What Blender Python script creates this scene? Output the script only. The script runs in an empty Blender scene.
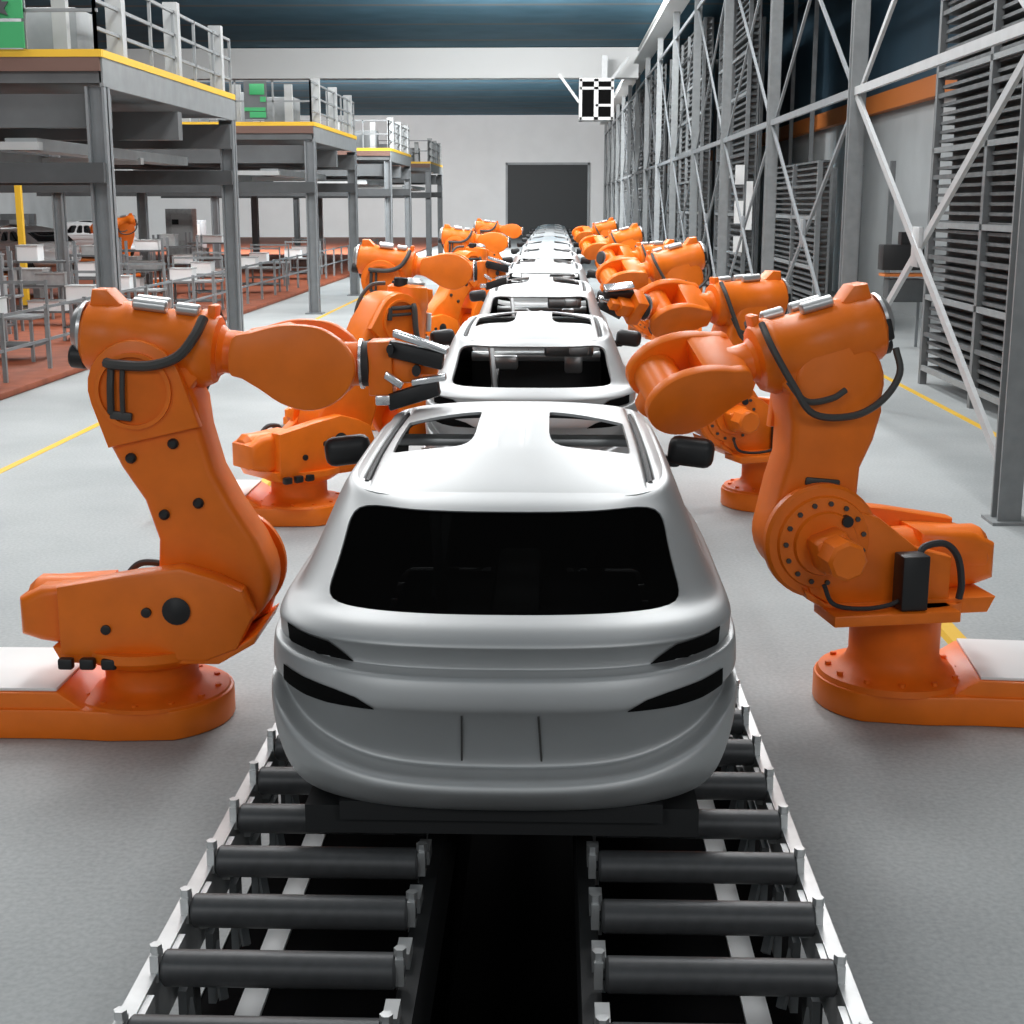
import bpy, bmesh, math, random
from mathutils import Vector, Matrix, Euler
from mathutils.bvhtree import BVHTree
C = bpy.context.scene.collection
R = math.radians
rnd = random.Random(7)

# ------------------------------------------------------------------ materials
def mat(name, col, rough=.5, metal=0., noise=0., nscale=8., bump=0., spec=.5, coat=0., emit=None):
    m = bpy.data.materials.new(name); m.use_nodes = True
    nt = m.node_tree; b = nt.nodes['Principled BSDF']
    b.inputs['Base Color'].default_value = (*col, 1)
    b.inputs['Roughness'].default_value = rough
    b.inputs['Metallic'].default_value = metal
    b.inputs['Specular IOR Level'].default_value = spec
    b.inputs['Coat Weight'].default_value = coat
    if emit:
        b.inputs['Emission Color'].default_value = (*col, 1); b.inputs['Emission Strength'].default_value = emit
    if noise or bump:
        tc = nt.nodes.new('ShaderNodeTexCoord')
        n = nt.nodes.new('ShaderNodeTexNoise'); n.inputs['Scale'].default_value = nscale
        n.inputs['Detail'].default_value = 6
        nt.links.new(tc.outputs['Object'], n.inputs['Vector'])
        if noise:
            cr = nt.nodes.new('ShaderNodeValToRGB')
            cr.color_ramp.elements[0].position = .3; cr.color_ramp.elements[1].position = .7
            cr.color_ramp.elements[0].color = (*[c*(1-noise) for c in col], 1)
            cr.color_ramp.elements[1].color = (*[min(1, c*(1+noise)) for c in col], 1)
            nt.links.new(n.outputs['Fac'], cr.inputs['Fac'])
            nt.links.new(cr.outputs['Color'], b.inputs['Base Color'])
        if bump:
            bp = nt.nodes.new('ShaderNodeBump'); bp.inputs['Strength'].default_value = bump
            bp.inputs['Distance'].default_value = .02
            nt.links.new(n.outputs['Fac'], bp.inputs['Height'])
            nt.links.new(bp.outputs['Normal'], b.inputs['Normal'])
    return m

M = dict(
    orange=mat('orange_paint', (.95, .198, .010), .38, 0, .07, 5, spec=.4),
    orange_dark=mat('orange_casting', (.86, .172, .009), .5, 0, .08, 6, spec=.3),
    black=mat('black_plastic', (.012, .012, .013), .45),
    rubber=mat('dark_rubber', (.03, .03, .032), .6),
    hose=mat('grey_hose', (.06, .058, .055), .5),
    steel=mat('bare_steel', (.55, .56, .56), .32, .7),
    chrome=mat('bright_clamp_steel', (.75, .76, .77), .25, .85),
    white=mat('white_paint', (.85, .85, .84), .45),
    silver=mat('silver_bodywork', (.50, .51, .512), .48, .7, .02, 3),
    cabin_shade=mat('cabin_shade_dark', (.02, .02, .021), .7),  # near-black stands in for the shade inside the car bodies
    void=mat('opening_shade_black', (.004, .004, .004), .8, spec=.1),  # black for the shade in lamp openings, also fills the cab panes
    roller=mat('roller_dark', (.075, .077, .08), .42, .25, .12, 20),
    railsteel=mat('rail_galvanised', (.62, .63, .63), .35, .6, .08, 9),
    darksteel=mat("dark_steel", (.02, .021, .022), .6, .2),
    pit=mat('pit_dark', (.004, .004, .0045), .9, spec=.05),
    stripe=mat('pale_strip', (.85, .86, .86), .5),
    yellow=mat('yellow_paint', (.78, .47, .03), .5),
    column=mat('grey_column_paint', (.20, .215, .225), .5, 0, .08, 4),
    post=mat('galvanised_post', (.235, .25, .255), .5, .1, .1, 6),
    brace=mat('pale_brace', (.50, .515, .52), .45, .2, .05, 6),
    deck=mat('deck_grey', (.11, .118, .122), .6, 0, .12, 2),
    fascia=mat('fascia_pale', (.40, .415, .415), .55, 0, .06, 3),
    duct=mat('duct_grey', (.235, .25, .255), .5, .1, .1, 3),
    dark=mat('dark_tray', (.06, .065, .068), .6, 0, .15, 3),
    green=mat('green_board', (.04, .34, .12), .5),
    wallw=mat('wall_white', (.8, .81, .81), .8, 0, .03, .6),
    wallgrey=mat('wall_grey', (.34, .36, .37), .8, 0, .12, .7),
    doord=mat('door_dark', (.010, .0135, .0155), .6),
    beamw=mat('beam_white', (.74, .75, .74), .6),
    kerb=mat('terracotta_floor', (.27, .07, .03), .65, 0, .25, 2.2),
    brown=mat('brown_board', (.16, .09, .07), .7),
    rack=mat('rack_steel', (.17, .18, .185), .5, .3, .15, 4),
    slat=mat('rack_slat', (.10, .107, .11), .55, .2, .3, 3),
    crate=mat('crate_grey', (.33, .34, .34), .6, 0, .2, 5),
    carwhite=mat('white_car_paint', (.75, .76, .77), .25, 0, coat=.5),
    glass=mat('dark_window', (.015, .017, .02), .1),
    bluewall=mat('blue_wall_panel', (.02, .055, .085), .8, 0, .15, .5),
    wallside=mat('side_wall_paint', (.45, .47, .475), .8, 0, .1, .5),
    stripeorange=mat('orange_band', (.55, .16, .03), .6),
)

# floor: grey speckled concrete
def floor_mat():
    m = bpy.data.materials.new('grey_concrete_floor'); m.use_nodes = True
    nt = m.node_tree; b = nt.nodes['Principled BSDF']; L = nt.links.new
    tc = nt.nodes.new('ShaderNodeTexCoord')
    n1 = nt.nodes.new('ShaderNodeTexNoise'); n1.inputs['Scale'].default_value = .5; n1.inputs['Detail'].default_value = 8
    n2 = nt.nodes.new('ShaderNodeTexNoise'); n2.inputs['Scale'].default_value = 34; n2.inputs['Detail'].default_value = 4
    L(tc.outputs['Object'], n1.inputs['Vector']); L(tc.outputs['Object'], n2.inputs['Vector'])
    mx = nt.nodes.new('ShaderNodeMix'); mx.data_type = 'FLOAT'; mx.inputs[0].default_value = .5
    L(n1.outputs['Fac'], mx.inputs[2]); L(n2.outputs['Fac'], mx.inputs[3])
    cr = nt.nodes.new('ShaderNodeValToRGB')
    cr.color_ramp.elements[0].position = .38; cr.color_ramp.elements[1].position = .62
    cr.color_ramp.elements[0].color = (.31, .33, .335, 1); cr.color_ramp.elements[1].color = (.42, .443, .443, 1)
    L(mx.outputs[0], cr.inputs['Fac']); L(cr.outputs['Color'], b.inputs['Base Color'])
    b.inputs['Roughness'].default_value = .55
    b.inputs['Specular IOR Level'].default_value = .35
    return m
M['floor'] = floor_mat()

def ceil_mat():
    m = bpy.data.materials.new('blue_ceiling_panels'); m.use_nodes = True
    nt = m.node_tree; b = nt.nodes['Principled BSDF']; L = nt.links.new
    tc = nt.nodes.new('ShaderNodeTexCoord'); sp = nt.nodes.new('ShaderNodeSeparateXYZ')
    L(tc.outputs['Object'], sp.inputs[0])
    def math_(op, a, bb):
        q = nt.nodes.new('ShaderNodeMath'); q.operation = op
        if isinstance(a, (int, float)): q.inputs[0].default_value = a
        else: L(a, q.inputs[0])
        if bb is not None: q.inputs[1].default_value = bb
        return q.outputs[0]
    f = math_('FRACT', math_('DIVIDE', math_('ADD', sp.outputs[1], 3.1), 6.4), None)
    g = math_('LESS_THAN', f, .085)
    n = nt.nodes.new('ShaderNodeTexNoise'); n.inputs['Scale'].default_value = .6; L(tc.outputs['Object'], n.inputs['Vector'])
    cr = nt.nodes.new('ShaderNodeValToRGB')
    cr.color_ramp.elements[0].position = .3; cr.color_ramp.elements[1].position = .7
    cr.color_ramp.elements[0].color = (.03, .118, .175, 1); cr.color_ramp.elements[1].color = (.05, .155, .225, 1)
    L(n.outputs['Fac'], cr.inputs['Fac'])
    mx = nt.nodes.new('ShaderNodeMix'); mx.data_type = 'RGBA'
    L(g, mx.inputs[0]); L(cr.outputs['Color'], mx.inputs[6]); mx.inputs[7].default_value = (.12, .135, .145, 1)
    L(mx.outputs[2], b.inputs['Base Color']); b.inputs['Roughness'].default_value = .8
    return m
M['ceil'] = ceil_mat()

# ------------------------------------------------------------------ mesh builder
class MB:
    def __init__(self): self.bm = bmesh.new()
    def box(self, c, s, rot=None, bev=0., seg=2):
        mt = Matrix.Translation(c)
        if rot is not None: mt = mt @ (rot if isinstance(rot, Matrix) else Euler(rot).to_matrix().to_4x4())
        mt = mt @ Matrix.Diagonal((*s, 1))
        r = bmesh.ops.create_cube(self.bm, size=1, matrix=mt)
        if bev:
            es = list({e for v in r['verts'] for e in v.link_edges})
            bmesh.ops.bevel(self.bm, geom=es, offset=bev, segments=seg, profile=.5, affect='EDGES')
        return self
    def bar(self, p0, p1, w, h, bev=0.):
        p0, p1 = Vector(p0), Vector(p1); d = p1-p0
        q = d.to_track_quat('X', 'Z').to_matrix().to_4x4()
        return self.box((p0+p1)/2, (d.length, w, h), q, bev)
    def prism(self, pts, d0, d1, axis='Y', bev=0., seg=2, mtx=None):
        # pts: 2-D outline, in XZ (axis Y), XY (axis Z) or YZ (axis X)
        def mk(a, b, d):
            return {'Y': (a, d, b), 'Z': (a, b, d), 'X': (d, a, b)}[axis]
        v0 = [self.bm.verts.new(mk(a, b, d0)) for a, b in pts]
        v1 = [self.bm.verts.new(mk(a, b, d1)) for a, b in pts]
        fs = [self.bm.faces.new(v0), self.bm.faces.new(v1[::-1])]
        n = len(pts)
        for i in range(n): fs.append(self.bm.faces.new((v0[i], v1[i], v1[(i+1) % n], v0[(i+1) % n])))
        bmesh.ops.recalc_face_normals(self.bm, faces=fs)
        vs = v0+v1
        if bev:
            es = [e for f in fs[:2] for e in f.edges]
            r = bmesh.ops.bevel(self.bm, geom=list(set(es)), offset=bev, segments=seg, profile=.5, affect='EDGES', clamp_overlap=True)
            vs = [v for v in vs if v.is_valid]+[v for v in r['verts'] if v.is_valid]
        if mtx is not None:
            for v in set(vs): v.co = mtx @ v.co
        return self
    def lathe(self, prof, p=(0, 0, 0), d=(0, 0, 1), seg=28):
        q = Vector(d).normalized().to_track_quat('Z', 'Y').to_matrix().to_4x4()
        mt = Matrix.Translation(p) @ q
        rings = []
        for r, h in prof:
            if r < 1e-5: rings.append([self.bm.verts.new(mt @ Vector((0, 0, h)))])
            else: rings.append([self.bm.verts.new(mt @ Vector((r*math.cos(2*math.pi*i/seg), r*math.sin(2*math.pi*i/seg), h))) for i in range(seg)])
        fs = []
        for a, b in zip(rings, rings[1:]):
            for i in range(seg):
                j = (i+1) % seg
                if len(a) == 1 and len(b) == 1: break
                if len(a) == 1: fs.append(self.bm.faces.new((a[0], b[i], b[j])))
                elif len(b) == 1: fs.append(self.bm.faces.new((a[i], b[0], a[j])))
                else: fs.append(self.bm.faces.new((a[i], b[i], b[j], a[j])))
        for rg in (rings[0], rings[-1]):
            if len(rg) > 1: fs.append(self.bm.faces.new(rg))
        bmesh.ops.recalc_face_normals(self.bm, faces=fs)
        return self
    def cyl(self, p0, p1, r, seg=20, bev=0.):
        p0, p1 = Vector(p0), Vector(p1); h = (p1-p0).length; b = bev
        pr = [(r, 0), (r, h)] if not b else [(r-b, 0), (r, b), (r, h-b), (r-b, h)]
        return self.lathe(pr, p0, p1-p0, seg)
    def tube(self, pts, r, seg=8, smooth=6):
        P = [Vector(p) for p in pts]
        if smooth and len(P) > 2:
            Q = []
            E = [P[0]*2-P[1]]+P+[P[-1]*2-P[-2]]
            for i in range(1, len(E)-2):
                for k in range(smooth):
                    t = k/smooth
                    a, b, c, d = E[i-1], E[i], E[i+1], E[i+2]
                    Q.append(.5*((2*b)+(c-a)*t+(2*a-5*b+4*c-d)*t*t+(3*b-a-3*c+d)*t**3))
            Q.append(P[-1]); P = Q
        rings = []; up = None
        for i, p in enumerate(P):
            d = (P[min(i+1, len(P)-1)]-P[max(i-1, 0)]).normalized()
            if up is None:
                up = d.orthogonal().normalized()
            up = (up-d*up.dot(d)).normalized(); sd = d.cross(up)
            rings.append([self.bm.verts.new(p+up*r*math.cos(2*math.pi*k/seg)+sd*r*math.sin(2*math.pi*k/seg)) for k in range(seg)])
        fs = []
        for a, b in zip(rings, rings[1:]):
            for k in range(seg): fs.append(self.bm.faces.new((a[k], a[(k+1) % seg], b[(k+1) % seg], b[k])))
        fs.append(self.bm.faces.new(rings[0])); fs.append(self.bm.faces.new(rings[-1]))
        bmesh.ops.recalc_face_normals(self.bm, faces=fs)
        return self
    def mesh(self, name, m, ang=38):
        me = bpy.data.meshes.new(name); self.bm.to_mesh(me); self.bm.free()
        me.polygons.foreach_set('use_smooth', [True]*len(me.polygons))
        me.set_sharp_from_angle(angle=R(ang))
        me.materials.append(m)
        return me
    def build(self, name, m, parent=None, mtx=None, ang=38):
        return put(name, self.mesh(name, m, ang), parent, mtx)

def put(name, me, parent=None, mtx=None):
    o = bpy.data.objects.new(name, me); C.objects.link(o)
    if parent is not None: o.parent = parent
    if mtx is not None: o.matrix_local = mtx
    return o
def tag(o, label, cat, group=None, kind=None):
    o['label'] = label
    if cat: o['category'] = cat
    if group: o['group'] = group
    if kind: o['kind'] = kind
    return o
def thing(name, label, cat, loc=(0, 0, 0), rz=0., group=None):
    o = bpy.data.objects.new(name, None); C.objects.link(o)
    o.empty_display_size = .2
    o.location = loc; o.rotation_euler = (0, 0, rz)
    return tag(o, label, cat, group)
def struct(o): o['kind'] = 'structure'; return o
def copy_tree(o, parent=None):
    c = o.copy(); C.objects.link(c); c.parent = parent
    for ch in list(o.children): copy_tree(ch, c)
    return c
T = Matrix.Translation
def RY(a): return Matrix.Rotation(a, 4, 'Y')
def RX(a): return Matrix.Rotation(a, 4, 'X')
def RZ(a): return Matrix.Rotation(a, 4, 'Z')
def smooth2(P, n=3):
    Q = []; L_ = len(P)
    for i in range(L_):
        a, b, c, d = P[i-1], P[i], P[(i+1) % L_], P[(i+2) % L_]
        for k in range(n):
            t = k/n
            Q.append(tuple(.5*((2*b[j])+(c[j]-a[j])*t+(2*a[j]-5*b[j]+4*c[j]-d[j])*t*t+(3*b[j]-a[j]-3*c[j]+d[j])*t**3) for j in (0, 1)))
    return Q
def arc(cx, cy, r, a0, a1, n):
    return [(cx+r*math.cos(R(a0+(a1-a0)*i/n)), cy+r*math.sin(R(a0+(a1-a0)*i/n))) for i in range(n+1)]

# ------------------------------------------------------------------ camera
F = 1415.; H = 3.15
th = math.atan(308/F); ps = math.atan(43*math.cos(th)/F)
cam = bpy.data.cameras.new('camera'); co = bpy.data.objects.new('camera', cam); C.objects.link(co)
co.location = (0, 0, H); co.rotation_euler = (math.pi/2-th, 0, ps)
cam.sensor_width = 36; cam.lens = F/1024*36; cam.clip_end = 500; cam.clip_start = .1
bpy.context.scene.camera = co
CX = -.203   # centre line of the conveyor

# ------------------------------------------------------------------ the hall
m = MB()
m.box((-25.71, 64, -.05), (48.58, 150, .1)); m.box((5.88, 64, -.05), (9.64, 150, .1))
fl = m.build('floor', M['floor']); struct(fl)
m = MB()   # dark bed the conveyor stands in
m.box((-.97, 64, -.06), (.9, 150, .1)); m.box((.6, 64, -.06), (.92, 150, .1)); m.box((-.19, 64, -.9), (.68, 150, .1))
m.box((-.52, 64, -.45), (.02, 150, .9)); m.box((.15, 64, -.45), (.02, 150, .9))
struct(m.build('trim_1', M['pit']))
m = MB(); m.box((-1.2, 43, .0), (.1, 78, .02)); struct(m.build('trim_2', M['stripe']))
m = MB(); m.box((.822, 43, .0), (.1, 78, .02)); struct(m.build('trim_3', M['stripe']))
m = MB(); m.box((-6.66, 62, .002), (.11, 108, .006)); struct(m.build('trim_4', M['yellow']))
m = MB(); m.box((6.17, 62, .002), (.11, 108, .006)); struct(m.build('trim_5', M['yellow']))
m = MB(); m.box((-21, 66, .06), (23.9, 136, .12), bev=.03); struct(m.build('trim_6', M['kerb']))
m = MB(); m.box((-14, 64, 11.25), (72, 150, .2)); struct(m.build('ceiling', M['ceil']))
m = MB(); m.box((-14, 135.2, 5.5), (72, .4, 11.3)); struct(m.build('wall_back', M['wallw']))
m = MB(); m.box((-42.2, 64, 5.5), (.4, 150, 11.3)); struct(m.build('wall_left', M['wallside']))
m = MB(); m.box((10.5, 64, 3), (.4, 150, 6.2)); struct(m.build('wall_right', M['wallside']))
m = MB(); m.box((10.4, 64, 8.65), (.6, 150, 5.1)); struct(m.build('trim_7', M['bluewall']))
m = MB(); m.box((10.1, 64, 6.2), (.3, 150, .55)); struct(m.build('trim_8', M['stripeorange']))
# the dark opening in the far wall
d = thing('door_1', 'wide dark shutter opening in the white far wall', None, (-.7, 134.9, 0)); d['kind'] = 'structure'
m = MB(); m.box((0, 0, 3.35), (7.4, .16, 6.7)); m.build('shutter_panel', M['doord'], d)
m = MB(); m.box((-3.8, -.02, 3.4), (.2, .3, 6.9)).box((3.8, -.02, 3.4), (.2, .3, 6.9)).box((0, -.02, 6.8), (7.8, .3, .2)); m.build('door_frame', M['wallgrey'], d)
# roof beams
m = MB(); m.box((-14, 77.4, 10.35), (36.6, .8, 1.5)).box((-14, 77.4, 9.62), (36.6, 1.1, .1)); struct(m.build('trim_9', M['beamw']))
m = MB(); m.box((4.55, 64, 10.75), (.5, 150, .75)).box((4.42, 64, 10.33), (.75, 150, .1)).box((4.3, 64, 10.95), (.12, 150, .1))
struct(m.build('trim_10', M['beamw']))
# white cab hanging below the long beam
cb = thing('crane_cab', 'white framed cab with black panes hung under the roof beam', 'crane cab', (2.06, 75, 7.3))
m = MB()
for x, z, sx, sz in ((-.8, 1, .14, 2), (.8, 1, .14, 2), (0, .08, 1.7, .14), (0, 1.95, 1.7, .14), (.35, .72, .8, .12), (0, 1.55, 1.7, .13), (-.02, 1, .22, 2)):
    m.box((x, -.7, z), (sx, .16, sz)); m.box((x, .7, z), (sx, .16, sz))
for z in (.08, 1.95):
    m.box((-.8, 0, z), (.16, 1.4, .16)).box((.8, 0, z), (.16, 1.4, .16))
m.box((0, 0, .04), (1.7, 1.5, .08)).box((0, 0, 2.0), (1.7, 1.5, .1)); m.build('cab_frame', M['white'], cb)
m = MB(); m.box((0, 0, 1), (1.5, 1.2, 1.8)); m.build('pane', M['void'], cb)
MB().bar((-.85, 0, .9), (-1.9, 0, 2.3), .14, .14).build('side_stay', M['brace'], cb); MB().bar((.75, 0, 2), (1.6, 0, 3.1), .14, .14).build('side_stay', M['brace'], cb); MB().box((.4, 0, 2.6), (.3, .3, 1.2)).build('hanger', M['brace'], cb)

# ------------------------------------------------------------------ car body
def lerp(a, b, t): return a+(b-a)*t
ROWS = [  # yr, z rear, z side, z front, half width, rear corner length, y front, x fraction of the aperture column
    (5.60, .72, .72, .76, .80, .38, 9.60, .82), (5.27, .765, .78, .82, .86, .46, 9.85, .82), (5.18, .83, .88, .90, .925, .52, 9.97, .82),
    (5.15, .895, 1.05, .97, .965, .55, 10.02, .82), (5.155, .93, 1.19, 1.02, .985, .56, 10.03, .82), (5.19, .945, 1.235, 1.03, .982, .55, 10.03, .82),
    (5.33, .93, 1.245, 1.04, .955, .48, 10.03, .82), (5.355, .945, 1.255, 1.05, .952, .48, 10.03, .82), (5.295, 1.10, 1.272, 1.12, .965, .52, 10.04, .82),
    (5.245, 1.195, 1.288, 1.17, .982, .55, 10.04, .82), (5.24, 1.215, 1.302, 1.18, .985, .56, 10.04, .82), (5.25, 1.29, 1.36, 1.22, .985, .57, 10.03, .82),
    (5.265, 1.322, 1.392, 1.24, .982, .57, 10.02, .82), (5.28, 1.332, 1.402, 1.25, .978, .56, 10.02, .82), (5.36, 1.337, 1.406, 1.26, .962, .5, 10.01, .82),
    (5.365, 1.352, 1.42, 1.27, .962, .5, 10.0, .82), (5.345, 1.41, 1.455, 1.30, .965, .52, 9.98, .82), (5.32, 1.437, 1.475, 1.33, .965, .54, 9.93, .82),
    (5.325, 1.455, 1.487, 1.36, .962, .55, 9.85, .82), (5.37, 1.50, 1.515, 1.43, .95, .57, 9.5, .81), (5.425, 1.522, 1.525, 1.48, .93, .59, 9.2, .81),
    (5.465, 1.535, 1.542, 1.51, .905, .6, 9.1, .83), (5.60, 1.62, 1.63, 1.62, .87, .58, 9.0, .83), (5.78, 1.745, 1.76, 1.76, .82, .55, 8.82, .845),
    (5.94, 1.858, 1.872, 1.88, .775, .5, 8.66, .885), (5.98, 1.882, 1.905, 1.925, .755, .46, 8.58, .89), (6.03, 1.898, 1.935, 1.945, .735, .42, 8.5, .89),
    (6.13, 1.915, 1.925, 1.93, .70, .4, 8.42, .89)]
XF = [0, .2, .4, .6, None, .94, .985, 1.0]
QS = [.05, .1, .3, .335, .5, .54, .78, .82, .95]
def contour(row):
    yr, zr, zs, zf, w, Lr, yf, xa = row
    pts = []; n = 2.7; Lf = .7
    for f in XF:
        f = xa if f is None else f
        a = (1-f**n)**(1/n)
        t = min(1, f**1.6)
        t = f**3*.4+f**8*.6
        pts.append((w*f, yr+Lr*(1-a), lerp(zr, zs, t)))
    y0, y1 = yr+Lr, yf-Lf
    for q in QS:
        k = max(0, (q-.35)/.65); k = k*k*(3-2*k)
        pts.append((w*(1+.012*math.sin(q*math.pi)), lerp(y0, y1, q), lerp(zs, zf, k)))
    for f in reversed(XF):
        f = xa if f is None else f
        a = (1-f**2.4)**(1/2.4)
        pts.append((w*f, yf-Lf*(1-a), zf))
    return pts
CZ = .70   # height of the car's underside in the world
CY = 5.15
def car_shell():
    bm = bmesh.new(); grid = []; cl = bm.edges.layers.float.new('crease_edge')
    for row in ROWS:
        half = contour(row); n = len(half)
        vs = [bm.verts.new((x, y-CY, z-CZ)) for x, y, z in half]
        ls = [vs[0]]+[bm.verts.new((-x, y-CY, z-CZ)) for x, y, z in half[1:-1]]+[vs[-1]]
        grid.append((vs, ls))

    n = len(grid[0][0])
    nx = len(XF); q0 = nx-1
    def hole(i, j):
        if 21 <= i < 24:
            if j < 4: return True                                   # rear window
            if j >= n-1-4: return True                              # windscreen
            if j-nx+1 in (2, 4, 6) : return True                    # side windows
        return False
    for i in range(len(ROWS)-1):
        for j in range(n-1):
            if hole(i, j): continue
            a, b = grid[i][0], grid[i+1][0]
            bm.faces.new((a[j], a[j+1], b[j+1], b[j]))
            a, b = grid[i][1], grid[i+1][1]
            bm.faces.new((a[j+1], a[j], b[j], b[j+1]))
    CR = {3: .3, 5: .75, 6: .75, 9: .55, 12: .5, 13: .6, 14: .8, 17: .5}
    for i, c in CR.items():
        for side in grid[i]:
            for u, v in zip(side, side[1:]):
                e = bm.edges.get((u, v))
                if e: e[cl] = c
    for i in (21, 24):
        for side in grid[i]:
            for u, v in zip(side[:5], side[1:5]):
                e = bm.edges.get((u, v))
                if e: e[cl] = .55
    for i in (21, 22, 23):
        for k in (0, 1):
            e = bm.edges.get((grid[i][k][4], grid[i+1][k][4]))
            if e: e[cl] = .55
    bmesh.ops.recalc_face_normals(bm, faces=bm.faces)
    return bm
def bake(bm, name, mats, sub=2, thick=.02, inner=True, ang=50):
    me = bpy.data.meshes.new(name); bm.to_mesh(me); bm.free()
    for q in mats: me.materials.append(q)
    o = bpy.data.objects.new(name, me); C.objects.link(o)
    if sub:
        s = o.modifiers.new('s', 'SUBSURF'); s.levels = s.render_levels = sub; s.boundary_smooth = 'PRESERVE_CORNERS' if False else 'ALL'
    if thick:
        s = o.modifiers.new('t', 'SOLIDIFY'); s.thickness = thick; s.offset = -1; s.use_even_offset = False
        if inner and len(mats) > 1: s.material_offset = 1
    dg = bpy.context.evaluated_depsgraph_get()
    r = bpy.data.meshes.new_from_object(o.evaluated_get(dg)); r.name = name
    bpy.data.objects.remove(o)
    r.polygons.foreach_set('use_smooth', [True]*len(r.polygons)); r.set_sharp_from_angle(angle=R(ang))
    return r
shell_bm = car_shell()
# outward normals check: the side at +x must face +x
cen = sum((f.normal.x*f.calc_center_median().x for f in shell_bm.faces))
if cen < 0: bmesh.ops.reverse_faces(shell_bm, faces=shell_bm.faces)
ref_bm = shell_bm.copy()
SHELL = bake(shell_bm, 'body_shell', [M['silver'], M['cabin_shade']])
REFM = bake(ref_bm, 'ref', [M['silver']], thick=0)
_t = bmesh.new(); _t.from_mesh(REFM); BVH = BVHTree.FromBMesh(_t)

def roof_mesh():
    us = [0, .03, .05, .07, .09, .11, .13, .17, .225, .25, .5, .77, .795, .83, .86, .875, .905, .92, .965, 1.0]
    us = [-u for u in reversed(us[1:])]+us
    vs = [0, .01, .05, .13, .2, .225, .245, .4, .6, .62, .65, .72, .85, .97, 1.0]
    W = .722; n = 2.7
    def P(u, v):
        au = abs(u)
        a = (1-min(1, au)**n)**(1/n)
        y0 = 6.02+.40*(1-a); y1 = 8.53-.35*(1-(1-au**2.4)**(1/2.4) if au < 1 else 1)
        y = lerp(y0, y1, v)
        base = lerp(1.895, 1.922, au**3)*(1-min(1, v*3))+min(1, v*3)*lerp(1.94, 1.945, v)
        t = (y-6.02)/2.5
        f = 1-(1-max(0, t)/.45)**2 if t < .45 else 1-.7*((t-.45)/.55)**2
        crown = .125*(1-au**2.6)*f
        z = base+crown
        if .87 < au < .912 and .02 < v < .99: z -= .045
        z -= .016*(1-min(1, v/.05))
        # two raised beads in the middle
        for c in (.09, ):
            z += .009*math.exp(-((au-c)/.02)**2)*max(0, min(1, (v-.22)/.3))*max(0, min(1, (.9-v)/.1))
        return (u*W, y-CY, z-CZ)
    bm = bmesh.new()
    g = [[bm.verts.new(P(u, v)) for v in vs] for u in us]
    for i in range(len(us)-1):
        for j in range(len(vs)-1):
            um = abs(us[i]+us[i+1])/2; vm = (vs[j]+vs[j+1])/2
            if .25 < um < .795 and .235 < vm < .62: continue
            bm.faces.new((g[i][j], g[i+1][j], g[i+1][j+1], g[i][j+1]))
    bmesh.ops.recalc_face_normals(bm, faces=bm.faces)
    if sum(f.normal.z for f in bm.faces) < 0: bmesh.ops.reverse_faces(bm, faces=bm.faces)
    return bake(bm, 'roof_panel', [M['silver'], M['silver']], sub=2, thick=.015, ang=60), P
ROOF, ROOFP = roof_mesh()

def surf(t, f, side):
    """Point on the body at fractional row t and x fraction f at the rear."""
    i = min(int(t), len(ROWS)-2); k = t-i
    def p(row):
        yr, zr, zs, zf, w, Lr, yf, xa = row
        a = (1-f**2.7)**(1/2.7); tt = f**3*.4+f**8*.6
        return Vector((w*f*side, yr+Lr*(1-a)-CY, lerp(zr, zs, tt)-CZ))
    return p(ROWS[i]).lerp(p(ROWS[i+1]), k)
def interp(pts, x):
    for (x0, y0), (x1, y1) in zip(pts, pts[1:]):
        if x <= x1: return lerp(y0, y1, (x-x0)/(x1-x0))
    return pts[-1][1]
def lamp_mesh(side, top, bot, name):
    """flush black patch for the shade of an open lamp aperture, following the body; outline in elevation (x, z) laid onto the tail"""
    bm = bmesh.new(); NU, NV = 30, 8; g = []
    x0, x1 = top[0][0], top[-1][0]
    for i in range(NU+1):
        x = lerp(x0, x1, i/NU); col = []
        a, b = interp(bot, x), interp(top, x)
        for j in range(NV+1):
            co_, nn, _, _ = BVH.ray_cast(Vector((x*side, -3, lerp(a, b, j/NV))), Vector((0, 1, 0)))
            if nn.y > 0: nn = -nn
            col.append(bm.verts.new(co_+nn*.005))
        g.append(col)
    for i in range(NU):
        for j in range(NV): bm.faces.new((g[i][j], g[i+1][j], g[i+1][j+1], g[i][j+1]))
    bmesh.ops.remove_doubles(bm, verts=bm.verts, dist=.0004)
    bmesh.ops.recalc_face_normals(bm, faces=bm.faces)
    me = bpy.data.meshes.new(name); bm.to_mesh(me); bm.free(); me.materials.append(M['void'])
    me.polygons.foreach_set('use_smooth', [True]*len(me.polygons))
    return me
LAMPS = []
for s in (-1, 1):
    LAMPS.append(lamp_mesh(s, [(.597, .650), (.63, .68), (.70, .729), (.79, .745), (.885, .765)], [(.597, .647), (.75, .658), (.885, .682)], 'tail_lamp_dark_patch'))
    LAMPS.append(lamp_mesh(s, [(.50, .502), (.575, .541), (.66, .562), (.80, .588), (.892, .612)], [(.50, .498), (.70, .500), (.80, .512), (.892, .540)], 'tail_lamp_dark_patch'))
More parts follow.
